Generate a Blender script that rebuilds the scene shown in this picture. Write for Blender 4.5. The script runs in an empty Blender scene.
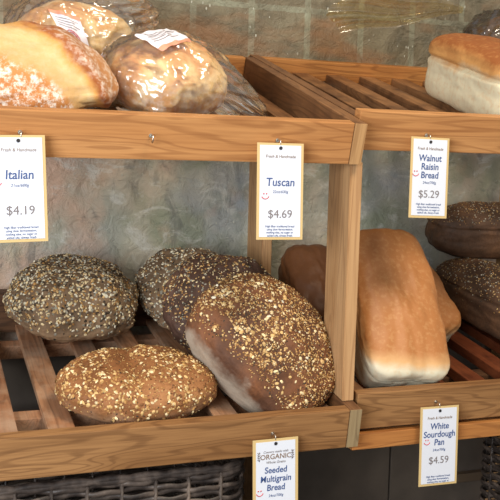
import bpy, bmesh, math, random
from mathutils import Vector, Matrix, noise
from mathutils.bvhtree import BVHTree
R = math.radians
SC = bpy.context.scene
COL = SC.collection

# ---------------------------------------------------------------- materials
def srgb(r, g, b):
    f = lambda c: (c/255/12.92) if c/255 <= .04045 else ((c/255+.055)/1.055)**2.4
    return (f(r), f(g), f(b), 1)

class NT:
    def __init__(s, name, rough=.6, spec=.4):
        s.m = bpy.data.materials.new(name); s.m.use_nodes = True
        s.t = s.m.node_tree; s.n = s.t.nodes; s.l = s.t.links
        s.b = s.n['Principled BSDF']; s.b.inputs['Roughness'].default_value = rough
        s.b.inputs['Specular IOR Level'].default_value = spec
        s.co = s.n.new('ShaderNodeTexCoord').outputs['Object']
    def put(s, sock, v):
        if hasattr(v, 'is_linked') or hasattr(v, 'links'): s.l.new(v, sock)
        else: sock.default_value = v
    def math(s, op, a, b=0.0, c=None, clamp=False):
        n = s.n.new('ShaderNodeMath'); n.operation = op; n.use_clamp = clamp
        s.put(n.inputs[0], a); s.put(n.inputs[1], b)
        if c is not None: s.put(n.inputs[2], c)
        return n.outputs[0]
    def map(s, scale=(1,1,1), loc=(0,0,0), src=None):
        n = s.n.new('ShaderNodeMapping'); n.inputs['Scale'].default_value = scale
        s.put(n.inputs['Location'], loc); s.l.new(src or s.co, n.inputs['Vector']); return n.outputs[0]
    def noise(s, scale, detail=4, vec=None, rough=.55, dist=0, col=False):
        n = s.n.new('ShaderNodeTexNoise'); n.inputs['Scale'].default_value = scale
        n.inputs['Detail'].default_value = detail; n.inputs['Roughness'].default_value = rough
        n.inputs['Distortion'].default_value = dist
        s.l.new(vec or s.co, n.inputs['Vector']); return n.outputs['Color' if col else 'Fac']
    def voro(s, scale, vec=None, feature='F1', out='Distance'):
        n = s.n.new('ShaderNodeTexVoronoi'); n.feature = feature; n.inputs['Scale'].default_value = scale
        s.l.new(vec or s.co, n.inputs['Vector']); return n.outputs[out]
    def ramp(s, fac, stops, interp='LINEAR'):
        n = s.n.new('ShaderNodeValToRGB'); r = n.color_ramp; r.interpolation = interp
        while len(r.elements) < len(stops): r.elements.new(.5)
        for e, (p, c) in zip(r.elements, stops):
            e.position = p; e.color = c if not isinstance(c, (int, float)) else (c, c, c, 1)
        s.put(n.inputs[0], fac); return n.outputs[0]
    def mix(s, fac, a, b, mode='MIX'):
        n = s.n.new('ShaderNodeMix'); n.data_type = 'RGBA'; n.blend_type = mode
        s.put(n.inputs[0], fac); s.put(n.inputs[6], a); s.put(n.inputs[7], b); return n.outputs[2]
    def xyz(s, src=None):
        n = s.n.new('ShaderNodeSeparateXYZ'); s.l.new(src or s.co, n.inputs[0]); return n.outputs
    def bump(s, h, strength=.4, dist=.002):
        n = s.n.new('ShaderNodeBump'); n.inputs['Strength'].default_value = strength
        n.inputs['Distance'].default_value = dist; s.l.new(h, n.inputs['Height'])
        s.l.new(n.outputs[0], s.b.inputs['Normal'])
    def color(s, c): s.put(s.b.inputs['Base Color'], c)

def plain(name, c, rough=.6, metal=0, spec=.4):
    t = NT(name, rough, spec); t.color(c); t.b.inputs['Metallic'].default_value = metal; return t.m

def wood(name, light, mid, line, axis=0, rough=.5, wear=None, wearamt=.5):
    t = NT(name, rough, .35)
    oi = t.n.new('ShaderNodeObjectInfo').outputs['Random']
    cv = t.n.new('ShaderNodeCombineXYZ')
    for i in range(3): t.put(cv.inputs[i], t.math('MULTIPLY', oi, (7.3, 3.1, 5.7)[i]))
    sc = [22., 22., 22.]; sc[axis] = 2.2
    v = t.map(tuple(sc), cv.outputs[0])
    big = t.noise(1.0, 2, v, .5, .4)
    rings = t.math('SINE', t.math('MULTIPLY', big, 75.0))
    rm = t.ramp(t.math('MULTIPLY_ADD', rings, .5, .5), [(0, 0), (.70, .06), (.97, 1)])
    sc2 = [260., 260., 260.]; sc2[axis] = 9.
    fine = t.noise(1.0, 3, t.map(tuple(sc2), cv.outputs[0]), .6)
    c = t.mix(t.ramp(big, [(.3, 0), (.7, 1)]), light, mid)
    c = t.mix(t.math('MULTIPLY', rm, .42), c, line)
    c = t.mix(t.ramp(fine, [(.42, 0), (.75, .45)]), c, line)
    if wear is not None:
        wn = t.noise(14, 5, t.map((1, 1, 1), cv.outputs[0]), .65)
        c = t.mix(t.math('MULTIPLY', t.ramp(wn, [(.42, 0), (.66, 1)]), wearamt), c, wear)
    t.color(c); t.bump(t.math('ADD', fine, t.math('MULTIPLY', rm, .4)), .25, .0008)
    return t.m

W_TOP  = wood('honey_pine', srgb(200,146,92), srgb(180,122,70), srgb(130,78,40))
W_LOW  = wood('shaded_pine', srgb(166,122,78), srgb(142,100,60), srgb(88,54,30))  # pine colour darkened to stand for weaker light on the lower tier
W_RAIL = wood('orange_pine', srgb(190,132,74), srgb(166,106,54), srgb(110,62,30))
W_SIDE = wood('tray_side_wood', srgb(150,106,68), srgb(120,82,52), srgb(72,46,28), axis=1, wear=srgb(92,62,42), wearamt=.6)
W_SLATU= wood('tan_slat_wood', srgb(160,114,74), srgb(130,88,56), srgb(76,46,28), axis=1, rough=.36, wear=srgb(70,44,30), wearamt=.9)
W_SLAT = wood('flour_worn_slat_wood', srgb(182,134,98), srgb(160,110,78), srgb(100,64,42), axis=1, wear=srgb(206,182,158), wearamt=.45)
W_SLATR= wood('red_slat_wood', srgb(108,56,34), srgb(86,42,26), srgb(50,24,16), axis=1, rough=.28, wear=srgb(160,90,54), wearamt=.3)
W_POST = wood('pale_post_wood', srgb(200,160,116), srgb(180,138,94), srgb(140,98,62), axis=2)
W_DARK = wood('dark_back_wood', srgb(98,68,46), srgb(78,52,36), srgb(42,28,20))
W_END  = wood('grey_end_grain', srgb(160,138,102), srgb(140,116,82), srgb(104,82,56), axis=2, rough=.8)
W_END2 = wood('pale_end_grain', srgb(198,156,108), srgb(182,136,86), srgb(140,98,58), axis=2, rough=.8)

def wall_mat():
    t = NT('mottled_plaster_wall', .5, .35)
    n1 = t.noise(4.5, 5, None, .6, .6); n2 = t.noise(13, 6, None, .65, .4); n3 = t.noise(90, 4)
    x, y, z = t.xyz()
    low = t.ramp(n1, [(.3, srgb(134,138,132)), (.45, srgb(184,180,164)), (.58, srgb(208,198,176)), (.72, srgb(160,172,180))])
    tint = t.ramp(t.noise(3.1, 3, t.map((1,1,1), (4,2,7))), [(.35, srgb(196,160,140)), (.55, srgb(158,164,148)), (.7, srgb(134,152,178))])
    low = t.mix(.5, low, tint)
    low = t.mix(t.ramp(t.noise(8, 4, t.map((1,1,1), (9,2,2))), [(.48, 0), (.64, .6)]), low, srgb(126,136,108))
    low = t.mix(t.ramp(t.noise(6, 4, t.map((1,1,1), (2,8,5))), [(.50, 0), (.66, .6)]), low, srgb(212,168,142))
    low = t.mix(t.ramp(t.noise(11, 6, t.map((1,.3,1.6), (5,5,1)), .7, 1.5), [(.54, 0), (.66, .65)]), low, srgb(214,214,206))
    low = t.mix(t.ramp(t.noise(17, 6, t.map((1.4,1,.7), (1,7,8)), .7, 1.2), [(.56, 0), (.70, .55)]), low, srgb(96,98,96))
    up = t.ramp(n2, [(.3, srgb(84,78,62)), (.5, srgb(112,102,82)), (.7, srgb(130,122,100))])
    rust = t.ramp(t.math('ADD', t.noise(5, 3, t.map((1,1,3), (1,5,2))), 0), [(.48, 0), (.66, .6)])
    up = t.mix(rust, up, srgb(146,104,70))
    # mortar joints of the block work above the plaster
    u = t.math('FRACT', t.math('DIVIDE', t.math('ADD', x, 4.0), .1275))
    joint = t.math('LESS_THAN', t.math('ABSOLUTE', t.math('SUBTRACT', u, .5)), .055)
    hz = t.math('LESS_THAN', t.math('ABSOLUTE', t.math('SUBTRACT', z, t.math('MULTIPLY_ADD', n3, .006, .706))), .006)
    j = t.math('MULTIPLY', t.math('MAXIMUM', joint, hz), t.ramp(n2, [(.35, .05), (.65, .55)]))
    up = t.mix(j, up, srgb(150,156,136))
    m = t.ramp(z, [(.555, 0), (.59, 1)])
    m = t.math('SMOOTH_MIN', t.math('MAXIMUM', t.math('MULTIPLY', t.math('SUBTRACT', z, .56), 30), 0), 1, .05)
    c = t.mix(t.math('MINIMUM', m, 1.0), low, up)
    # paint flecks and scratches
    fl = t.voro(75, t.map((1, 1, .55)))
    fm = t.math('MULTIPLY', t.math('LESS_THAN', fl, .13), t.ramp(t.noise(9, 3, t.map((1,1,1), (3,3,1))), [(.5, 0), (.58, 1)]))
    c = t.mix(t.math('MULTIPLY', fm, .7), c, srgb(205,205,190))
    dk = t.ramp(t.noise(40, 5, None, .7), [(.62, 0), (.72, .5)])
    c = t.mix(dk, c, srgb(78,76,70))
    t.color(c)
    h = t.math('ADD', t.math('MULTIPLY', t.noise(34, 6, None, .65, .8), 1.0), t.math('MULTIPLY', fm, .5))
    t.bump(h, .9, .009)
    return t.m
M_WALL = wall_mat()
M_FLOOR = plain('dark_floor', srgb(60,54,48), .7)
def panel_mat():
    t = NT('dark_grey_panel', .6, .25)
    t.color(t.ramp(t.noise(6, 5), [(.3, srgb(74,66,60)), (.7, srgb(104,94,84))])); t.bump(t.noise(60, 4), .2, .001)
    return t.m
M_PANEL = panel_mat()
M_PANEL2 = plain('dark_brown_rail', srgb(96,80,64), .55)
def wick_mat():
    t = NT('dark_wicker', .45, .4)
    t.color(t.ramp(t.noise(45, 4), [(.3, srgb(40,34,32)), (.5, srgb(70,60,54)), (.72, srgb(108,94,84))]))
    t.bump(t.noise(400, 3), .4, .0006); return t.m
M_WICK = wick_mat()
M_METAL = plain('bright_wire', srgb(200,195,185), .3, 1)
M_HOLE = plain('dark_eyelet', srgb(40,38,40), .5)
M_CARD = plain('white_card', srgb(214,217,226), .5)
M_EDGE = plain('tan_card_border', srgb(204,176,122), .55)
M_BLUE = plain('slate_blue_ink', srgb(62,84,132), .7)
M_GREY = plain('grey_ink', srgb(120,112,112), .7)
M_BROWN = plain('brown_ink', srgb(128,104,84), .7)
M_RED = plain('red_ink', srgb(206,50,56), .7)
M_LBL = plain('white_label_paper', srgb(232,226,232), .4)
M_PINK = plain('salmon_label_band', srgb(226,150,120), .4)
M_STRAW = plain('straw_stem', srgb(190,180,150), .7)

def seed_mat():
    t = NT('oats_and_seeds', .6, .3)
    a = t.n.new('ShaderNodeAttribute'); a.attribute_name = 'Col'
    t.color(t.mix(.18, a.outputs['Color'], t.noise(500, 2, col=True), 'OVERLAY')); return t.m
M_SEED = seed_mat()

def crust(name, stops, dust=None, dustamt=.5, rough=.65, scale=9, bump=.5, edge=None):
    t = NT(name, rough, .3)
    n = t.noise(scale, 6, None, .62, .3)
    c = t.ramp(n, stops)
    f = t.noise(160, 4, None, .7)
    c = t.mix(t.ramp(f, [(.3, .45), (.55, 0)]), c, stops[0][1])
    x, y, z = t.xyz()
    if dust is not None:      # flour rubbed round the lower flank
        d = t.math('ADD', t.math('MULTIPLY', z, -26.), t.math('MULTIPLY_ADD', t.noise(16, 5), 2.4, -1.15))
        if edge:        # the torn edge is floury as well
            e = t.math('MULTIPLY', t.math('SUBTRACT', t.math('MULTIPLY_ADD', x, -.809, t.math('MULTIPLY_ADD', y, -.588, t.math('MULTIPLY_ADD', t.noise(28, 5), .03, -.015))), edge), 60)
            d = t.math('ADD', d, t.math('MAXIMUM', e, 0))
        c = t.mix(t.math('MULTIPLY', t.math('MAXIMUM', t.math('MINIMUM', d, 1), 0), dustamt), c, dust)
    t.color(c)
    t.bump(t.math('ADD', t.math('MULTIPLY', n, .6), t.math('MULTIPLY', f, .5)), bump, .004)
    return t.m
C_GREY = crust('grey_brown_crust', [(.3, srgb(92,74,56)), (.5, srgb(128,104,80)), (.7, srgb(158,128,96))], srgb(186,152,118), .8)
C_DARK = crust('dark_purple_brown_crust', [(.3, srgb(62,44,36)), (.5, srgb(92,66,54)), (.7, srgb(122,90,72))], srgb(140,108,88), .5)
C_MULT = crust('chestnut_crust', [(.3, srgb(72,44,30)), (.46, srgb(98,64,44)), (.58, srgb(124,78,48)), (.7, srgb(84,58,48))], srgb(180,166,148), .9, edge=.078)
C_GOLD = crust('golden_brown_crust', [(.3, srgb(104,64,38)), (.5, srgb(148,98,58)), (.7, srgb(174,122,78))], srgb(188,160,132), .6)
C_RYE = crust('dark_rye_crust', [(.3, srgb(58,42,32)), (.5, srgb(98,72,54)), (.7, srgb(136,96,66))], None, 0, .55)
C_BRN = crust('plain_brown_crust', [(.3, srgb(112,64,34)), (.5, srgb(150,92,50)), (.7, srgb(176,116,68))], None, 0, .55)

def pan_mat(name, side, mid, top, z0, z1, wob=.03, front=0):
    t = NT(name, .5, .35)
    x, y, z = t.xyz()
    n = t.noise(11, 5, None, .6, .4); f = t.noise(120, 4)
    zz = t.math('ADD', z, t.math('MULTIPLY_ADD', n, wob*2, -wob))
    if front:       # the end that touched the tin wall stays pale
        zz = t.math('SUBTRACT', zz, t.math('MULTIPLY', t.math('MAXIMUM', t.math('SUBTRACT', t.math('MULTIPLY', y, -1), .082), 0), front))
    k = t.math('DIVIDE', t.math('SUBTRACT', zz, z0), z1-z0, clamp=True)
    c = t.ramp(k, [(0, side), (.38, mid), (.85, top)])
    stre = t.noise(1, 3, t.map((14, 60, 14)), .6)
    c = t.mix(t.ramp(stre, [(.4, 0), (.75, .16)]), c, top)
    c = t.mix(t.ramp(f, [(.35, .25), (.5, 0)]), c, mid)
    t.color(c); t.bump(t.math('ADD', t.math('MULTIPLY', n, .5), t.math('MULTIPLY', f, .3)), .3, .003)
    return t.m
P_WHITE = pan_mat('white_pan_loaf_crust', srgb(226,214,180), srgb(208,152,90), srgb(144,84,42), .006, .056)
P_FRONT = pan_mat('browned_pan_loaf_crust', srgb(216,208,182), srgb(210,164,112), srgb(174,114,64), .0, .042, .016, .8)
P_BROWN = pan_mat('brown_pan_loaf_crust', srgb(140,98,64), srgb(126,82,48), srgb(108,68,40), -.005, .03, .012)

def italian_mat():
    t = NT('floured_italian_crust', .6, .3)
    x, y, z = t.xyz()
    n = t.noise(12, 5, None, .6, .5)
    dx = t.math('SUBTRACT', x, -.015); dz = t.math('SUBTRACT', z, -.05)
    r = t.math('SQRT', t.math('ADD', t.math('MULTIPLY', dx, dx), t.math('MULTIPLY', dz, dz)))
    r = t.math('ADD', r, t.math('MULTIPLY_ADD', n, .05, -.025))
    base = t.ramp(t.math('MULTIPLY', r, 4.0), [(.26, srgb(186,120,66)), (.37, srgb(196,132,74)), (.41, srgb(204,162,106)),
        (.50, srgb(214,182,128)), (.545, srgb(208,154,86)), (.585, srgb(156,88,44)), (.66, srgb(188,128,78)), (.85, srgb(208,168,120))])
    fl = t.noise(85, 6, None, .8)
    inner = t.ramp(t.math('MULTIPLY', r, 4.0), [(.37, 1), (.41, .10), (.57, .1), (.64, .75)])
    fm = t.math('MULTIPLY', t.ramp(fl, [(.47, 0), (.60, 1)]), inner)
    c = t.mix(fm, base, srgb(236,226,212))
    t.color(c); t.bump(t.math('ADD', fl, n), .4, .003); return t.m
C_ITAL = italian_mat()
def tuscan_mat():
    t = NT('floured_tuscan_crust', .6, .3)
    n = t.noise(11, 5, None, .6, .5)
    c = t.ramp(n, [(.32, srgb(186,116,60)), (.46, srgb(222,166,100)), (.58, srgb(240,210,152)), (.72, srgb(214,158,96))])
    x, y, z = t.xyz()
    fl = t.noise(48, 6, None, .75)
    a = t.math('ADD', t.math('MULTIPLY', z, -9.), .35, clamp=True)
    c = t.mix(t.math('MULTIPLY', t.ramp(fl, [(.45, 0), (.56, 1)]), a), c, srgb(240,232,222))
    t.color(c); t.bump(fl, .3, .003); return t.m
C_TUSC = tuscan_mat()

def film_mat(name, tint=(1,1,1,1), haze=.05, gl=.4):
    m = bpy.data.materials.new(name); m.use_nodes = True
    n = m.node_tree.nodes; l = m.node_tree.links; n.clear()
    out = n.new('ShaderNodeOutputMaterial')
    tr = n.new('ShaderNodeBsdfTransparent'); tr.inputs[0].default_value = tint
    g = n.new('ShaderNodeBsdfGlossy'); g.inputs['Roughness'].default_value = .17; g.inputs[0].default_value = (1,.98,.95,1)
    d = n.new('ShaderNodeBsdfDiffuse'); d.inputs[0].default_value = (.85,.83,.8,1)
    lw = n.new('ShaderNodeFresnel'); lw.inputs[0].default_value = 1.5
    ml = n.new('ShaderNodeMath'); ml.operation = 'MULTIPLY_ADD'; ml.inputs[1].default_value = 1.35; ml.inputs[2].default_value = gl*.12
    ml.use_clamp = True
    tc = n.new('ShaderNodeTexCoord'); no = n.new('ShaderNodeTexNoise')
    no.inputs['Scale'].default_value = 6; no.inputs['Detail'].default_value = 1.5; no.inputs['Distortion'].default_value = 1.6
    b = n.new('ShaderNodeBump'); b.inputs['Strength'].default_value = .9; b.inputs['Distance'].default_value = .012
    l.new(tc.outputs['Object'], no.inputs['Vector']); l.new(no.outputs['Fac'], b.inputs['Height'])
    l.new(b.outputs[0], g.inputs['Normal']); l.new(b.outputs[0], lw.inputs['Normal'])
    m1 = n.new('ShaderNodeMixShader'); m1.inputs[0].default_value = haze
    l.new(tr.outputs[0], m1.inputs[1]); l.new(d.outputs[0], m1.inputs[2])
    m2 = n.new('ShaderNodeMixShader'); l.new(lw.outputs[0], ml.inputs[0]); l.new(ml.outputs[0], m2.inputs[0])
    l.new(m1.outputs[0], m2.inputs[1]); l.new(g.outputs[0], m2.inputs[2]); l.new(m2.outputs[0], out.inputs[0])
    return m
M_FILM = film_mat('clear_bread_bag_film')
M_FILMG = film_mat('gold_reflection_bag_film', (.93,.80,.52,1), .015, .5)  # amber tint paints golden reflections into the film

# ---------------------------------------------------------------- object helpers
def link(o, parent=None):
    COL.objects.link(o)
    if parent is not None: o.parent = parent
    return o
def mesh(name, bm, mat, parent=None, smooth=True, loc=None, rot=None):
    me = bpy.data.meshes.new(name); bm.to_mesh(me); bm.free()
    for m in (mat if isinstance(mat, list) else [mat]): me.materials.append(m)
    if smooth:
        for p in me.polygons: p.use_smooth = True
    o = bpy.data.objects.new(name, me); link(o, parent)
    if loc is not None: o.location = loc
    if rot is not None: o.rotation_euler = rot
    return o
def tag(o, label, cat, group=None, kind=None):
    o['label'] = label; o['category'] = cat
    if group: o['group'] = group
    if kind: o['kind'] = kind
    return o
def thing(name, label, cat, loc=(0,0,0), rot=(0,0,0), group=None):
    o = bpy.data.objects.new(name, None); link(o); o.location = loc; o.rotation_euler = rot
    o.empty_display_size = .05
    return tag(o, label, cat, group)
def box_bm(x0, x1, y0, y1, z0, z1, bev=.0015, bm=None):
    b = bmesh.new()
    v = [b.verts.new(p) for p in [(x0,y0,z0),(x1,y0,z0),(x1,y1,z0),(x0,y1,z0),(x0,y0,z1),(x1,y0,z1),(x1,y1,z1),(x0,y1,z1)]]
    for f in [(3,2,1,0),(4,5,6,7),(0,1,5,4),(1,2,6,5),(2,3,7,6),(3,0,4,7)]: b.faces.new([v[i] for i in f])
    if bev: bmesh.ops.bevel(b, geom=b.edges[:]+b.verts[:], offset=bev, segments=2, affect='EDGES', profile=.6)
    if bm is None: return b
    me = bpy.data.meshes.new('tmp'); b.to_mesh(me); b.free(); bm.from_mesh(me); bpy.data.meshes.remove(me)
    return bm
def board(name, dims, mat, parent, bev=.0015):
    """a board whose object origin lies at its middle, so that its grain is its own"""
    x0,x1,y0,y1,z0,z1 = dims; c = ((x0+x1)/2, (y0+y1)/2, (z0+z1)/2)
    return mesh(name, box_bm(x0-c[0],x1-c[0],y0-c[1],y1-c[1],z0-c[2],z1-c[2],bev), mat, parent, False, c)
def tube_bm(pts, r, seg=8, bm=None, closed=False, flat=None):
    bm = bm or bmesh.new(); n = len(pts); rings = []
    pts = [Vector(p) for p in pts]
    for i, p in enumerate(pts):
        a = pts[(i-1) % n] if (closed or i > 0) else p
        b = pts[(i+1) % n] if (closed or i < n-1) else p
        t = (b-a).normalized()
        up = Vector((0,0,1)) if abs(t.z) < .95 else Vector((0,1,0))
        s = t.cross(up).normalized(); u = s.cross(t)
        ru = flat if flat else r
        rings.append([bm.verts.new(p + s*math.cos(2*math.pi*k/seg)*r + u*math.sin(2*math.pi*k/seg)*ru) for k in range(seg)])
    for i in range(n if closed else n-1):
        A, B = rings[i], rings[(i+1) % n]
        for k in range(seg): bm.faces.new([A[k], A[(k+1)%seg], B[(k+1)%seg], B[k]])
    if not closed: bm.faces.new(rings[0][::-1]); bm.faces.new(rings[-1])
    return bm

# ---------------------------------------------------------------- the room
tag(mesh('wall_back', box_bm(-1.6,1.9,.55,.63,-.42,1.6,0), M_WALL, None, False), 'mottled grey plaster wall with block joints above', 'wall', kind='structure')
tag(mesh('floor', box_bm(-1.6,1.9,-1.9,.55,-.46,-.42,0), M_FLOOR, None, False), 'dark floor under the bread shelves', 'floor', kind='structure')

# ---------------------------------------------------------------- slatted trays
def tray(name, label, loc, tilt, x0, sx, slats, zs, fmat, smat, rail_z, endmat, group, hfront=.066, sidez=0.0, depth=.53, right_end=True):
    """local: x along the front, y up the slope, z normal to the slats; origin = front top right/left corner"""
    t = thing(name, label, 'shelf', loc, (R(tilt),0,0), group)
    a, b = (x0, 0) if right_end else (0, x0)
    xa, xb = (x0, sx) if right_end else (sx, x0)
    board('front_board', (a, b, 0, .02, -hfront, 0), fmat, t)
    if right_end:
        board('side_board', (b+.0004, b+.0215, 0.0004, depth, -hfront, sidez), W_SIDE, t)
        e = board('side_end_grain', (b+.0008, b+.0211, -.0008, .0006, -hfront+.0004, sidez-.0006), endmat, t, 0)
        board('side_board', (a-.0215, a-.0004, 0, depth, -hfront, sidez), W_SIDE, t)
    else:
        board('side_board', (a, a+.02, .0205, depth, -hfront+.006, sidez), W_SIDE, t)
        board('side_board', (b-.02, b, .0205, depth, -hfront+.006, sidez), W_SIDE, t)
    board('back_rail', (min(a,b), max(a,b), depth-.012, depth+.008, zs-.016, rail_z), W_RAIL if smat is not W_SLAT else W_DARK, t)
    for yy in (.13, depth-.095):
        board('cross_batten', (a+.021, b-.0205, yy, yy+.03, zs-.038, zs-(.0125 if smat is W_SLAT else .0205)), W_SLAT if smat is W_SLAT else W_DARK, t)
    for (u, v) in slats:
        board('slat', (u, v, .0205, depth-.0125, zs-(.012 if smat is W_SLAT else .02), zs), smat, t, .002)
    return t
LS = [(-.598,-.552),(-.549,-.509),(-.466,-.425),(-.375,-.336),(-.288,-.252),(-.207,-.165),(-.122,-.08),(-.04,-.004)]
LS = LS[1:]
US = [(-.535,-.497),(-.45,-.412),(-.364,-.326),(-.278,-.24),(-.192,-.154),(-.108,-.07),(-.05,-.016)]
RU = [(.028,.052),(.096,.133),(.176,.213),(.256,.293),(.336,.373),(.416,.453),(.496,.533)]
RL = [(.03,.055),(.085,.12),(.172,.213),(.262,.298),(.348,.39),(.436,.474),(.52,.556)]
T1 = tray('slatted_tray', 'tilted slatted tray of the left bay, lower tier, holding round seeded loaves', (-.003,0,0), 9.6, -.62, 0, LS, -.024, W_LOW, W_SLAT, .042, W_END, 'slatted bread trays')
T2 = tray('slatted_tray', 'tilted slatted tray of the left bay, upper tier, under floured and bagged loaves', (-.0135,0,.4535), 16, -.61, 0, US, -.042, W_TOP, W_SLATU, 0, W_END2, 'slatted bread trays')
T3 = tray('slatted_tray', 'tilted slatted tray of the right bay, lower tier, with glossy red-brown slats', (.026,.03,.016), 9.6, .585, 0, RL, -.024, W_LOW, W_SLATR, .012, W_END, 'slatted bread trays', .064, right_end=False)
T4 = tray('slatted_tray', 'tilted slatted tray of the right bay, upper tier, mostly empty at its left', (.011,.03,.4745), 16, .60, 0, RU, -.042, W_TOP, W_SLATU, -.016, W_END, 'slatted bread trays', .064, sidez=-.012, right_end=False)

# frame that carries the trays
FR = thing('rack_frame', 'wooden post frame standing between and around the bread trays', 'rack', (0,.03,-.42))
def post(x0, x1, y0, y1, zb, zt, tb, tt, mat):
    """upright whose ends are cut to the slope of the trays (tb, tt)"""
    c = Vector(((x0+x1)/2, (y0+y1)/2, (zb+zt)/2)); bm = bmesh.new()
    P = []
    for z, t in ((zb, tb), (zt, tt)):
        for (x, y) in ((x0,y0),(x1,y0),(x1,y1),(x0,y1)): P.append(bm.verts.new(Vector((x, y, z+(y-y0)*t))-c))
    for f in [(3,2,1,0),(4,5,6,7),(0,1,5,4),(1,2,6,5),(2,3,7,6),(3,0,4,7)]: bm.faces.new([P[i] for i in f])
    bmesh.ops.bevel(bm, geom=bm.edges[:], offset=.0012, segments=2, affect='EDGES')
    return mesh('post', bm, mat, FR, False, c - Vector(FR.location))
sl, su = math.tan(R(9.6)), math.tan(R(16))
for (x0, x1) in ((-.003,.018), (-.645,-.624), (.612,.632)):
    post(x0, x1, .03, .11, .006, .3935, sl, su, W_POST)
    post(x0, x1, .405, .49, .0695, .501, sl, su, W_POST)
    post(x0, x1, .405, .49, -.42, .0015, 0, sl, W_POST)
mesh('support_rail', box_bm(-.30,.30,-.012,.012,-.0135,.0135), W_RAIL, FR, False, (.32, .045-.03, -.0655+.42-.0005))

# dark cupboard behind and below the trays
CB = thing('back_cupboard', 'dark brown cupboard panels in the shadow under the shelves', 'cupboard', (.4,.50,-.42))
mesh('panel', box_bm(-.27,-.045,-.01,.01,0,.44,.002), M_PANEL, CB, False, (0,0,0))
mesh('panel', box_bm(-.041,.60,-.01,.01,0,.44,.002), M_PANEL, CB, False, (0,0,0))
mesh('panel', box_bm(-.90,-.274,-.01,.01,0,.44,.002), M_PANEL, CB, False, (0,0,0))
mesh('shelf_edge', box_bm(.12,.235,-.03,-.0105,.075,.095,.002), M_PANEL2, CB, False)

# ---------------------------------------------------------------- loaves
def ico(sub=6):
    bm = bmesh.new(); bmesh.ops.create_icosphere(bm, subdivisions=sub, radius=1); return bm
def nz(p, s, o): return noise.noise(Vector(p)*s + Vector((o, o*1.7, -o*.6)))
def round_bm(a, b, ht, hb, seed, lump=.012, fn=None, sub=6, zp=.92):
    bm = ico(sub)
    for v in bm.verts:
        d = v.co.normalized(); z = d.z
        rad = math.sqrt(max(0, 1-z*z))
        rr = rad**.86 if z < 0 else rad**.97
        k = rr/max(rad, 1e-6)
        zz = (abs(z)**zp)*ht if z > 0 else -(abs(z)**.7)*hb
        q = Vector((d.x*k*a, d.y*k*b, zz))
        q += d*(lump*nz(d, 1.6, seed) + lump*.45*nz(d, 4.2, seed+3) + lump*.16*nz(d, 12, seed+7) + lump*.07*nz(d, 30, seed+9))
        if fn: q = fn(q, d)
        v.co = q
    return bm
def pan_bm(L, W, H, seed, dome=.35, lump=.003, pn=5.0, crease=.004, taper=0):
    """tin loaf: length along y, crust dome overhanging the squarish body"""
    bm = ico(6)
    for v in bm.verts:
        d = v.co.normalized()
        s = (abs(d.x)**pn + abs(d.y)**pn + abs(d.z)**pn)**(-1/pn)
        q = d*s
        x, y, z = q
        top = max(0, z)
        w = 1 + .05*max(0, min(1, (z+.2)*2)) - .05*max(0, -z)
        cr = math.exp(-((z-.22)/.07)**2)
        hz = z*(1 - dome*.5*top*(x*x*.9 + y*y*.35))
        w *= 1 - taper*max(0, y)**2
        P = Vector((x*w*W/2, y*(1+.02*top)*L/2, hz*H/2))
        P += Vector((-math.copysign(1,x)*abs(x)**6, -math.copysign(1,y)*abs(y)**6, 0))*crease*cr
        P += d*(lump*nz(d, 2.2, seed)*1.6 + lump*.7*nz(d, 6, seed+4) + lump*.2*nz(d, 20, seed))
        v.co = P
    return bm
def seeds_bm(src, n, size, pal, seed, accept, lift=.0006):
    """scatter flattened oat flakes over a loaf mesh"""
    rnd = random.Random(seed); bm = bmesh.new(); lay = bm.verts.layers.float_color.new('Col')
    src.faces.ensure_lookup_table(); fs = src.faces[:]
    ar = [f.calc_area() for f in fs]; src.normal_update()
    picks = rnd.choices(range(len(fs)), ar, k=n*4); c = 0
    for i in picks:
        if c >= n: break
        f = fs[i]; vs = [v.co for v in f.verts]
        a, b = rnd.random(), rnd.random()
        if a+b > 1: a, b = 1-a, 1-b
        p = vs[0] + (vs[1]-vs[0])*a + (vs[2]-vs[0])*b
        nrm = f.normal
        if not accept(p, nrm, rnd): continue
        c += 1
        r = rnd.uniform(*size)*.5; asp = rnd.uniform(.5, .85); h = r*rnd.uniform(.25,.5)
        n2 = (nrm + Vector((rnd.gauss(0,.28), rnd.gauss(0,.28), rnd.gauss(0,.28)))).normalized()
        t = n2.cross(Vector((rnd.gauss(0,1), rnd.gauss(0,1), rnd.gauss(0,1)))).normalized(); s = n2.cross(t)
        col = rnd.choices([q[0] for q in pal], [q[1] for q in pal])[0]
        j = rnd.uniform(.8, 1.15); col = (col[0]*j, col[1]*j, col[2]*j, 1)
        base = p + nrm*lift
        ring = [bm.verts.new(base + t*math.cos(k*math.pi/3)*r + s*math.sin(k*math.pi/3)*r*asp - n2*h*.2) for k in range(6)]
        tp = bm.verts.new(base + n2*h)
        for v in ring + [tp]: v[lay] = col
        for k in range(6): bm.faces.new([ring[k], ring[(k+1)%6], tp])
    return bm
CREAM = srgb(230,208,162); OAT = srgb(204,168,112); TAN = srgb(176,132,78); DARK = srgb(70,58,46); GRY = srgb(150,146,130); BRN = srgb(120,78,44); PALE = srgb(222,214,190)
def loaf(name, label, cat, bm, mat, loc, rot, group=None, seeds=()):
    o = mesh(name, bm.copy(), mat, None, True, loc, rot)
    tag(o, label, cat, group)
    for (nm, n, size, pal, sd, acc) in seeds:
        s = mesh(nm, seeds_bm(bm, n, size, pal, sd, acc), M_SEED, o, False); s['kind'] = 'stuff'
    bm.free(); return o

def acc_top(zmin, soft=.02, patch=0, off=0):
    def f(p, nrm, rnd):
        if p.z < zmin + rnd.gauss(0, soft): return False
        return not (patch and nz(p, 22, off) < patch + rnd.gauss(0, .12))
    return f
GB = 'round seeded loaves on the lower left tray'
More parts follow.
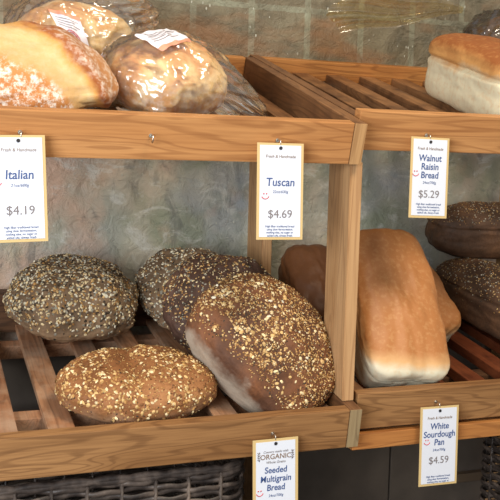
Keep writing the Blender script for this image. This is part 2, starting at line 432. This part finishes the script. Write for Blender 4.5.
# grey seeded loaf, back left
loaf('seeded_loaf', 'round grey seeded loaf lying flat at the far left against the back wall', 'bread',
     round_bm(.119,.112,.076,.050, 1.3), C_GREY, (-.375,.408,.119), (R(15),0,R(4)), GB,
     [('seed_topping', 3300, (.0035,.0078), [(CREAM,5),(PALE,4),(GRY,3),(DARK,4),(TAN,3),(OAT,2)], 1, acc_top(-.002,.012))])
# golden brown loaf at front left
def saddle(q, d):
    q.z -= .009*math.exp(-((q.x+.012)/.018)**2)*max(0, d.z)**.5; return q
loaf('seeded_loaf', 'round golden-brown oat loaf with a dent on top, lying behind the lower front board', 'bread',
     round_bm(.129,.094,.046,.044, 41.3, .0045, fn=saddle), C_GOLD, (-.321,.120,.035), (R(13),0,R(-3)), GB,
     [('oat_topping', 1000, (.004,.0085), [(CREAM,4),(OAT,5),(TAN,4),(BRN,2)], 2, acc_top(-.006,.012,-.12,2)),
      ('seed_crumbs', 2400, (.0018,.0038), [(OAT,3),(TAN,4),(BRN,4),(DARK,1)], 12, acc_top(-.014,.012))])
loaf('seeded_loaf', 'pale grey seeded loaf furthest back in the leaning row of three', 'bread',
     round_bm(.108,.100,.062,.048, 8.2), C_GREY, (-.142,.43,.135), (R(32),0,R(-14)), GB,
     [('seed_topping', 2800, (.003,.007), [(CREAM,3),(PALE,4),(GRY,5),(DARK,4),(TAN,2)], 3, acc_top(-.02,.01))])
loaf('seeded_loaf', 'dark purple-brown seeded loaf in the middle of the leaning row of three', 'bread',
     round_bm(.112,.108,.058,.048, 11.7), C_DARK, (-.116,.318,.122), (R(48),0,R(-4)), GB,
     [('seed_topping', 2300, (.0025,.006), [(CREAM,3),(OAT,4),(TAN,4),(DARK,5),(GRY,3)], 4, acc_top(-.012,.012,-.25,4))])
def slanted(q, d):      # oval outline, long axis running down to the right, one edge torn flat
    ca, sa = math.cos(R(54)), math.sin(R(54))
    u, v = q.x*ca-q.y*sa, q.x*sa+q.y*ca
    u *= 1.10; v *= .93
    if v < -.085: v = -.085 + (v+.085)*.45
    q.x, q.y = u*ca+v*sa, v*ca-u*sa
    return q
def acc_oval(base, cut):
    return lambda p, nrm, rnd: (-(p.x*.809+p.y*.588) < cut + rnd.gauss(0, .005)) and base(p, nrm, rnd)
loaf('multigrain_loaf', 'large round oat-crusted multigrain loaf leaning at the front beside the post', 'bread',
     round_bm(.126,.122,.058,.064, 14.4, .008, fn=slanted), C_MULT, (-.111,.108,.088), (R(58),0,R(4)), GB,
     [('oat_topping', 300, (.006,.010), [(CREAM,5),(OAT,5),(PALE,1)], 5, acc_oval(acc_top(.020,.012,-.05,5), .062)),
      ('seed_crumbs', 5600, (.002,.0046), [(OAT,5),(TAN,7),(BRN,6),(CREAM,2),(DARK,3)], 15, acc_oval(acc_top(.008,.010,-.42,9), .072))])

# tin loaves of the right bay
GP = 'tin loaves in the right bay'
loaf('white_pan_loaf', 'long white tin loaf with brown top propped upright against the post, right bay', 'bread',
     pan_bm(.288,.154,.110, 2.2, .45, pn=6.5, crease=.002, taper=.20), P_FRONT, (.154,.160,.131), (R(56),R(4),R(-3)), GP)
loaf('white_pan_loaf', 'white tin loaf half hidden behind the large upright tin loaf', 'bread',
     pan_bm(.19,.135,.11, 4.9, .5, pn=5), P_FRONT, (.294,.325,.108), (R(45),R(-9),R(2)), GP)
loaf('brown_pan_loaf', 'brown tin loaf seen through the gap between front post and back post', 'bread',
     pan_bm(.19,.13,.11, 6.3, .6, pn=3.6), P_BROWN, (.120,.405,.132), (R(48),0,R(4)), GP)
RYS = [(PALE,2),(TAN,4),(GRY,3),(DARK,3),(OAT,2)]
loaf('rye_pan_loaf', 'dark rye tin loaf, upper one of the stacked pair at right against the wall', 'bread',
     pan_bm(.30,.13,.122, 7.7, .8, pn=3.2), C_RYE, (.565,.445,.247), (R(0),R(-8),R(82)), 'dark rye loaves at the right',
     [('seed_topping', 1500, (.0018,.004), RYS, 6, acc_top(.026,.008,.0,6))])
loaf('rye_pan_loaf', 'dark rye tin loaf, lower one of the stacked pair at right on the red slats', 'bread',
     pan_bm(.32,.14,.13, 9.1, .8, pn=3.6), C_RYE, (.503,.33,.112), (R(9.6),R(0),R(6)), 'dark rye loaves at the right',
     [('seed_topping', 1800, (.002,.0045), RYS+[(OAT,4)], 7, acc_top(.012,.01,.0,7))])
loaf('white_pan_loaf', 'white tin loaf with pale side on the upper tray at the right edge', 'bread',
     pan_bm(.285,.145,.138, 12.3, .5, lump=.002, pn=6.0, crease=.008), P_WHITE, (.370,.20,.557), (R(16),0,0), None)
loaf('dark_loaf', 'dark brown round loaf inside a bag behind the upper white tin loaf', 'bread',
     round_bm(.11,.10,.095,.05, 17.0, .006), C_RYE, (.575,.425,.622), (R(16),0,0), None)

# floured loaves, upper left
def ear(q, d):
    r = math.hypot(q.x+.015, q.z+.05)
    q += d*(.007*math.exp(-((r-.146)/.008)**2) - .006*math.exp(-((r-.120)/.016)**2))
    return q
loaf('italian_loaf', 'large floured italian loaf with a pale golden split, front left of the upper tray', 'bread',
     round_bm(.150,.115,.088,.042, 21.0, .006, fn=ear, zp=1.35), C_ITAL, (-.503,.155,.500), (R(14),0,R(-8)))
loaf('floured_loaf', 'floured loaf inside the bag with the round red seal, behind the italian loaf', 'bread',
     round_bm(.11,.09,.07,.05, 24.0, .006), C_TUSC, (-.375,.405,.593), (R(16),0,0))
TL = loaf('tuscan_loaf', 'golden floured loaf inside the clear bag in the middle of the upper tray', 'bread',
     round_bm(.103,.095,.070,.042, 27.0, .006), C_TUSC, (-.262,.20,.516), (R(22),0,R(5)))

# ---------------------------------------------------------------- bags
def bag_bm(a, b, ht, hb, seed, tail=None, amp=.007):
    def f(q, d):
        e = 1-abs(nz(d, 3.2, seed)*2.2); e = max(0, e)
        e2 = 1-abs(nz(d, 7.5, seed+5)*2.2); e2 = max(0, e2)
        q = q + d*(amp*e**3 + amp*.5*e2**3)
        if tail:
            tv = Vector(tail[0]).normalized(); k = max(0, d.dot(tv))
            w = k**tail[2]; q = q + tv*tail[1]*w + Vector((0,0,-1))*tail[3]*w
            q = q + Vector((0,1,0))*w*.012*math.sin(40*d.z)
        return q
    return round_bm(a, b, ht, hb, seed, .003, fn=f)
def bag(label, bm, mat, loc, rot):
    o = mesh('bread_bag', bm, mat, None, True, loc, rot); tag(o, label, 'bag'); return o
B3 = bag('clear plastic bread bag with white label round the middle upper loaf', bag_bm(.109,.103,.079,.045, 31, ((1,-.25,-.1), .070, 6, .03), .005), M_FILM, (-.262,.20,.516), (R(22),0,R(5)))
B2 = bag('clear plastic bread bag with round red seal behind the floured italian loaf', bag_bm(.122,.10,.095,.054, 35, ((.8,.0,.5), .04, 5, .0)), M_FILM, (-.375,.405,.593), (R(16),0,0))
B4 = bag('bag tinted to imitate golden reflections, round the dark loaf at the upper right corner', bag_bm(.122,.11,.106,.054, 39, None), M_FILMG, (.575,.425,.622), (R(16),0,0))
def neck():
    """gathered bag end: film that spreads out to the left of its tie in radiating creases"""
    bm = bmesh.new(); nu, nv = 70, 40; rows = []
    for i in range(nv):
        s = i/(nv-1); row = []
        for k in range(nu):
            t = -1+2*k/(nu-1); sp = .006 + .052*s**.9
            rip = .006*s**.6*(math.sin(7.5*t+.8) + .6*math.sin(17*t+2.1+s) + .35*math.sin(31*t+s*2)) + .006*noise.noise(Vector((s*5, t*2, 3)))
            row.append(bm.verts.new((-.02 - .30*s + .02*math.sin(5*t)*s, .02 + rip, .045 - .012*s + t*sp + .004*math.sin(9*s))))
        rows.append(row)
    for i in range(nv-1):
        for k in range(nu-1): bm.faces.new([rows[i][k], rows[i][k+1], rows[i+1][k+1], rows[i+1][k]])
    return bm
mesh('bag_end', neck(), M_FILMG, B4, True, (-.098,.02,.045))  # film sheet whose tint and creases imitate streaks of golden reflection

def world_bvh(o):
    bpy.context.view_layer.update()
    mw = o.matrix_world; me = o.data
    return BVHTree.FromPolygons([mw @ v.co for v in me.vertices], [tuple(p.vertices) for p in me.polygons]), mw
def label_on(bagobj, corners, band, name='paper_label', nu=14, nv=10, seal=None, lines=5):
    bvh, mw = world_bvh(bagobj); inv = mw.inverted()
    A, B, C, D = [Vector(c) for c in corners]          # A-B top edge, D-C bottom edge
    def at(u, v, off=.0022):
        p = A.lerp(B, u).lerp(D.lerp(C, u), v)
        o = Vector(mw.translation); out = (p - o).normalized()
        q = bvh.ray_cast(o + out*.4, -out)[0]
        return inv @ (q + out*off)
    def patch(u0, u1, v0, v1, nu, nv, off):
        bm = bmesh.new(); g = [[bm.verts.new(at(u0+(u1-u0)*i/nu, v0+(v1-v0)*j/nv, off)) for i in range(nu+1)] for j in range(nv+1)]
        for j in range(nv):
            for i in range(nu): bm.faces.new([g[j][i], g[j][i+1], g[j+1][i+1], g[j+1][i]])
        return bm
    lb = mesh(name, patch(0,1,0,1,nu,nv,.0022), M_LBL, bagobj)
    mesh('label_band', patch(0,1,band[0],band[1],nu,2,.0030), M_PINK, lb)
    bm = None
    for k in range(lines):
        v = .22 + .09*k
        b2 = patch(.12,.86 - .14*(k % 2), v, v+.022, 10, 1, .0029); me = bpy.data.meshes.new('t'); b2.to_mesh(me); b2.free()
        bm = bm or bmesh.new(); bm.from_mesh(me); bpy.data.meshes.remove(me)
    mesh('printed_lines', bm, M_GREY, lb)
    if seal:
        u, v, r = seal; bm = bmesh.new()
        for rr in (r, r*.62):
            tube_bm([at(u+rr*math.cos(a), v+rr*math.sin(a)*.8, .003) for a in [2*math.pi*k/20 for k in range(20)]], .0006, 5, bm, True)
        mesh('round_seal', bm, M_RED, lb)
label_on(B3, [(-.321,.168,.582),(-.262,.185,.598),(-.236,.146,.575),(-.290,.118,.555)], (.86,1.0))
label_on(B2, [(-.433,.325,.635),(-.385,.308,.623),(-.365,.305,.568),(-.413,.303,.591)], (0,.12), seal=(.5,.76,.2), lines=4)

# ---------------------------------------------------------------- hooks and price cards
def hook(label, loc, drop=.012):
    t = thing('screw_hook', label, 'hook', loc, (0,0,0), 'wire hooks screwed into the front boards')
    pts = [(0,.012,0),(0,.0,0),(0,-.004,.001)] + [(0, -.009-.005*math.sin(a), -.0045+.0055*math.cos(a)) for a in [i*math.pi/8 for i in range(0, 11)]]
    mesh('wire_hook', tube_bm(pts, .0009, 8), M_METAL, t)
    bm = bmesh.new(); bmesh.ops.create_cone(bm, cap_ends=True, segments=14, radius1=.003, radius2=.003, depth=.0012)
    mesh('collar', bm, M_METAL, t, False, (0,-.0006,0), (R(90),0,0))
    return t
def text_bm(s, size, shear=0, xscale=1.0, bold=0.0, sp=1.0):
    cu = bpy.data.curves.new('t', 'FONT'); cu.body = s; cu.size = size; cu.align_x = 'CENTER'; cu.align_y = 'CENTER'
    cu.shear = shear; cu.extrude = .0001; cu.offset = bold; cu.space_line = .95; cu.space_character = sp; cu.resolution_u = 3
    ob = bpy.data.objects.new('t', cu); COL.objects.link(ob)
    dg = bpy.context.evaluated_depsgraph_get(); dg.update(); me = bpy.data.meshes.new_from_object(ob.evaluated_get(dg))
    bm = bmesh.new(); bm.from_mesh(me); bpy.data.objects.remove(ob); bpy.data.meshes.remove(me); bpy.data.curves.remove(cu)
    bmesh.ops.scale(bm, vec=(xscale,1,1), verts=bm.verts)
    return bm
def arc(cx, cz, r, a0, a1, n=12): return [(cx+r*math.cos(a0+(a1-a0)*i/n), -.0014, cz+r*math.sin(a0+(a1-a0)*i/n)) for i in range(n+1)]
def price_card(label, loc, rot, w, h, name, weight, price, small, smile, lay, organic=False, name_size=.0125):
    """origin at the punched hole; card hangs below it, facing -y"""
    t = thing('price_card', label, 'price tag', loc, rot, 'hanging price cards')
    top = .0075
    mesh('card', box_bm(-w/2, w/2, -.0006, .0006, -h+top, top, .0004), M_EDGE, t, False)
    i = .0042 if not organic else .005
    mesh('white_face', box_bm(-w/2+i, w/2-i, -.0011, -.0005, -h+top+i, top-i*.8, 0), M_CARD, t, False)
    bm = bmesh.new(); bmesh.ops.create_cone(bm, cap_ends=True, segments=18, radius1=.0026, radius2=.0026, depth=.0008)
    mesh('eyelet', bm, M_HOLE, t, False, (0,-.0015,0), (R(90),0,0))
    def put(nm, s, size, z, m, **k):
        x = k.pop('x', 0)
        mesh(nm, text_bm(s, size, **k), m, t, False, (x, -.0014, z), (R(90),0,0))
    zh, zn, zw, zp, zs = lay
    if organic:
        put('heading', 'Country made with', .0052, zh, M_GREY, shear=.2)
        z = -.0205
        put('organic_lettering', 'ORGANIC', .0112, z, M_BROWN, xscale=1.0, bold=.0001)
        put('subheading', 'Whole Grains', .0056, z-.0085, M_GREY, shear=.2)
        for s in (-1, 1):
            bm = bmesh.new(); tube_bm([(s*.0265, -.0014, z-.006), (s*.0285,-.0014,z+.001), (s*.027,-.0014,z+.009)], .0004, 5, bm)
            for q in range(4):
                zz = z-.0045+q*.0035
                tube_bm([(s*.0275,-.0014,zz), (s*.0300,-.0014,zz+.0022)], .0005, 5, bm); tube_bm([(s*.0275,-.0014,zz), (s*.0255,-.0014,zz+.0022)], .0005, 5, bm)
            mesh('wheat_ear', bm, M_GREY, t)
    else:
        put('heading', 'Fresh & Handmade', .0066, zh, M_BROWN, shear=.15, xscale=.92)
    for q, s in enumerate(name.split('\n')):
        put('name_lettering', s, name_size, zn - .0138*q, M_BLUE, bold=.0002, shear=.08, xscale=.92)
    put('weight_lettering', weight, .0058, zw, M_BLUE, shear=.15)
    if zp: put('price_lettering', price, .0172, zp, M_GREY)
    for q, s in enumerate(small):
        put('small_print', s, .0044, zs-.0046*q, M_BLUE, xscale=.95)
    sx, sz = smile
    bm = tube_bm(arc(sx, sz, .0058, math.pi*1.12, math.pi*1.9), .0006, 5)
    for e in (-.0022, .0022): tube_bm([(sx+e,-.0014,sz+.0012),(sx+e,-.0014,sz+.0030)], .0009, 6, bm)
    mesh('smiley', bm, M_RED, t)
    return t
SM = ['High fiber traditional bread', 'using slow fermentation,', 'nothing else, no sugar or', 'added oils, always fresh']
hook('wire hook holding the italian price card', (-.516,.008,.4235))
hook('wire hook holding the tuscan price card', (-.139,.008,.4235))
hook('bare wire hook with no card, between the italian and tuscan cards', (-.334,.008,.4245))
hook('wire hook holding the walnut raisin price card', (.136,.038,.4400))
hook('wire hook holding the seeded multigrain price card', (-.134,.0055,-.0285))
hook('wire hook holding the white sourdough price card', (.176,.034,-.0085))
price_card('white price card lettered Italian, at the far left of the upper front board', (-.520,-.006,.4120), (R(-3),R(-1.5),R(2)), .0715,.144, 'Italian','21oz/600g','$4.19', SM, (-.0295,-.0545), (-.0125,-.046,-.060,-.094,-.1165), name_size=.0176)
price_card('white price card lettered Tuscan, in the middle of the upper front board', (-.139,-.006,.4120), (R(-3),0,R(-4)), .0730,.144, 'Tuscan','22oz/630g','$4.69', SM, (-.0235,-.0700), (-.0125,-.051,-.065,-.0985,-.1165), name_size=.0172)
price_card('white price card lettered Walnut Raisin Bread, on the upper right front board', (.136,.024,.4290), (R(-3),R(1.2),R(-2)), .0700,.131, 'Walnut\nRaisin\nBread','24oz/700g','$5.29', SM[:4], (-.0255,-.050), (-.0110,-.0265,-.0660,-.0850,-.1010), name_size=.0150)
price_card('white price card lettered ORGANIC Seeded Multigrain Bread, on the lower left front board', (-.134,-.0085,-.0400), (R(-2),R(-1),R(-2)), .0745,.150, 'Seeded\nMultigrain\nBread','24oz/700g','', [], (-.0265,-.0745), (-.0125,-.0415,-.0815,0,-.12), True, name_size=.0138)
price_card('white price card lettered White Sourdough Pan, on the lower right front board', (.176,.020,-.0200), (R(-2),0,R(-2)), .0730,.136, 'White\nSourdough\nPan','24oz/700g','$4.59', SM[:3], (-.0235,-.0510), (-.0120,-.0265,-.0670,-.0850,-.1125), name_size=.0150)

# ---------------------------------------------------------------- wicker baskets under the shelf
def basket(label, loc, w, d, h, rad, rotz=0):
    t = thing('wicker_basket', label, 'basket', loc, (0,0,rotz), 'dark wicker baskets under the shelves')
    L = []
    def corner(cx, cy, a0):
        n = 7
        for i in range(n): a = a0 + i/(n-1)*math.pi/2; L.append((cx+rad*math.cos(a), cy+rad*math.sin(a)))
    corner(w/2-rad, -d/2+rad, -math.pi/2); corner(w/2-rad, d/2-rad, 0); corner(-w/2+rad, d/2-rad, math.pi/2); corner(-w/2+rad, -d/2+rad, math.pi)
    # resample evenly
    per = 0; seg = []
    for i in range(len(L)):
        a, b = Vector(L[i]), Vector(L[(i+1) % len(L)]); seg.append((per, a, b, (b-a).length)); per += (b-a).length
    def at(s):
        s %= per
        for (s0, a, b, l) in seg:
            if s <= s0+l+1e-9:
                tv = (b-a)/max(l,1e-9); return a.lerp(b, (s-s0)/max(l,1e-9)), Vector((tv.y, -tv.x))
    ns = int(round(per/.054/2))*2+1; bm = bmesh.new(); rows = int(h/.0098)
    step = ns*8
    for r in range(rows):
        pts = []
        for i in range(step):
            s = per*i/step; p, n = at(s); k = math.sin(math.pi*(ns*i/step) + math.pi*r)
            k = math.copysign(abs(k)**.6, k)
            q = p + n*(.0046*k); pts.append((q.x, q.y, .008 + r*.0098 + .0012*math.sin(i*.9+r*2.1)))
        tube_bm(pts, .0023, 6, bm, True, flat=.0046)
    mesh('woven_wall', bm, M_WICK, t)
    bm = bmesh.new()
    for i in range(ns):
        p, n = at(per*(i+.0)/ns); tube_bm([(p.x, p.y, 0), (p.x, p.y, h)], .0034, 7, bm)
    mesh('stakes', bm, M_WICK, t)
    bm = bmesh.new()
    for kk in (0, 1):
        tube_bm([(at(per*i/160)[0].x, at(per*i/160)[0].y, h+.002+.003*math.sin(i*.6+kk*math.pi)) for i in range(160)], .0055, 7, bm, True)
    mesh('rim', bm, M_WICK, t)
    mesh('base', box_bm(-w/2+.02, w/2-.02, -d/2+.02, d/2-.02, .004, .012, .002), M_WICK, t, False)
    return t
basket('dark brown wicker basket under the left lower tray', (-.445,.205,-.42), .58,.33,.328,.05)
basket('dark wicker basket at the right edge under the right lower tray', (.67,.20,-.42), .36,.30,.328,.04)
tag(mesh('straw_stem', tube_bm([(-.100,.06,-.085),(-.092,.058,-.11),(-.078,.056,-.14),(-.06,.054,-.19),(-.05,.05,-.30),(-.045,.05,-.42)], .0014, 6), M_STRAW), 'thin pale straw hanging down beside the organic price card', 'straw')

# ---------------------------------------------------------------- light, camera
def area(name, loc, aim, size, power, col, sy=None):
    li = bpy.data.lights.new(name, 'AREA'); li.energy = power; li.color = col[:3]; li.size = size
    if sy: li.shape = 'RECTANGLE'; li.size_y = sy
    o = bpy.data.objects.new(name, li); link(o); o.location = loc
    o.rotation_euler = (Vector(aim)-Vector(loc)).to_track_quat('-Z','Y').to_euler(); return o
area('window_light', (-1.75,-1.5,.46), (-.15,.2,.22), 1.1, 50, (.92,.96,1.0), 1.0)
area('ceiling_lamp', (.2,-1.2,2.1), (-.05,.2,.3), .7, 44, (1.0,.88,.70))
w = bpy.data.worlds.new('room_air'); SC.world = w; w.use_nodes = True
w.node_tree.nodes['Background'].inputs[0].default_value = (.95,.93,.90,1); w.node_tree.nodes['Background'].inputs[1].default_value = .48

cam = bpy.data.cameras.new('camera'); cam.sensor_width = 36; cam.lens = 908/500*36; cam.clip_start = .01
co = bpy.data.objects.new('camera', cam); link(co)
Rm = Matrix(((0.9364275981859639,-0.3498961627562677,0.026000550842364026),(0.012743138449540952,0.10797331663477233,0.9940721177647742),(-0.35062938521767223,-0.9305452370429537,0.10556796880943867)))
co.matrix_world = Matrix.Translation((-.6577,-1.2647,.4028)) @ Rm.transposed().to_4x4()
SC.camera = co
SC.view_settings.view_transform = 'Standard'; SC.view_settings.look = 'None'; SC.view_settings.gamma = 1
SC.view_settings.use_curve_mapping = False; SC.view_settings.exposure = .06
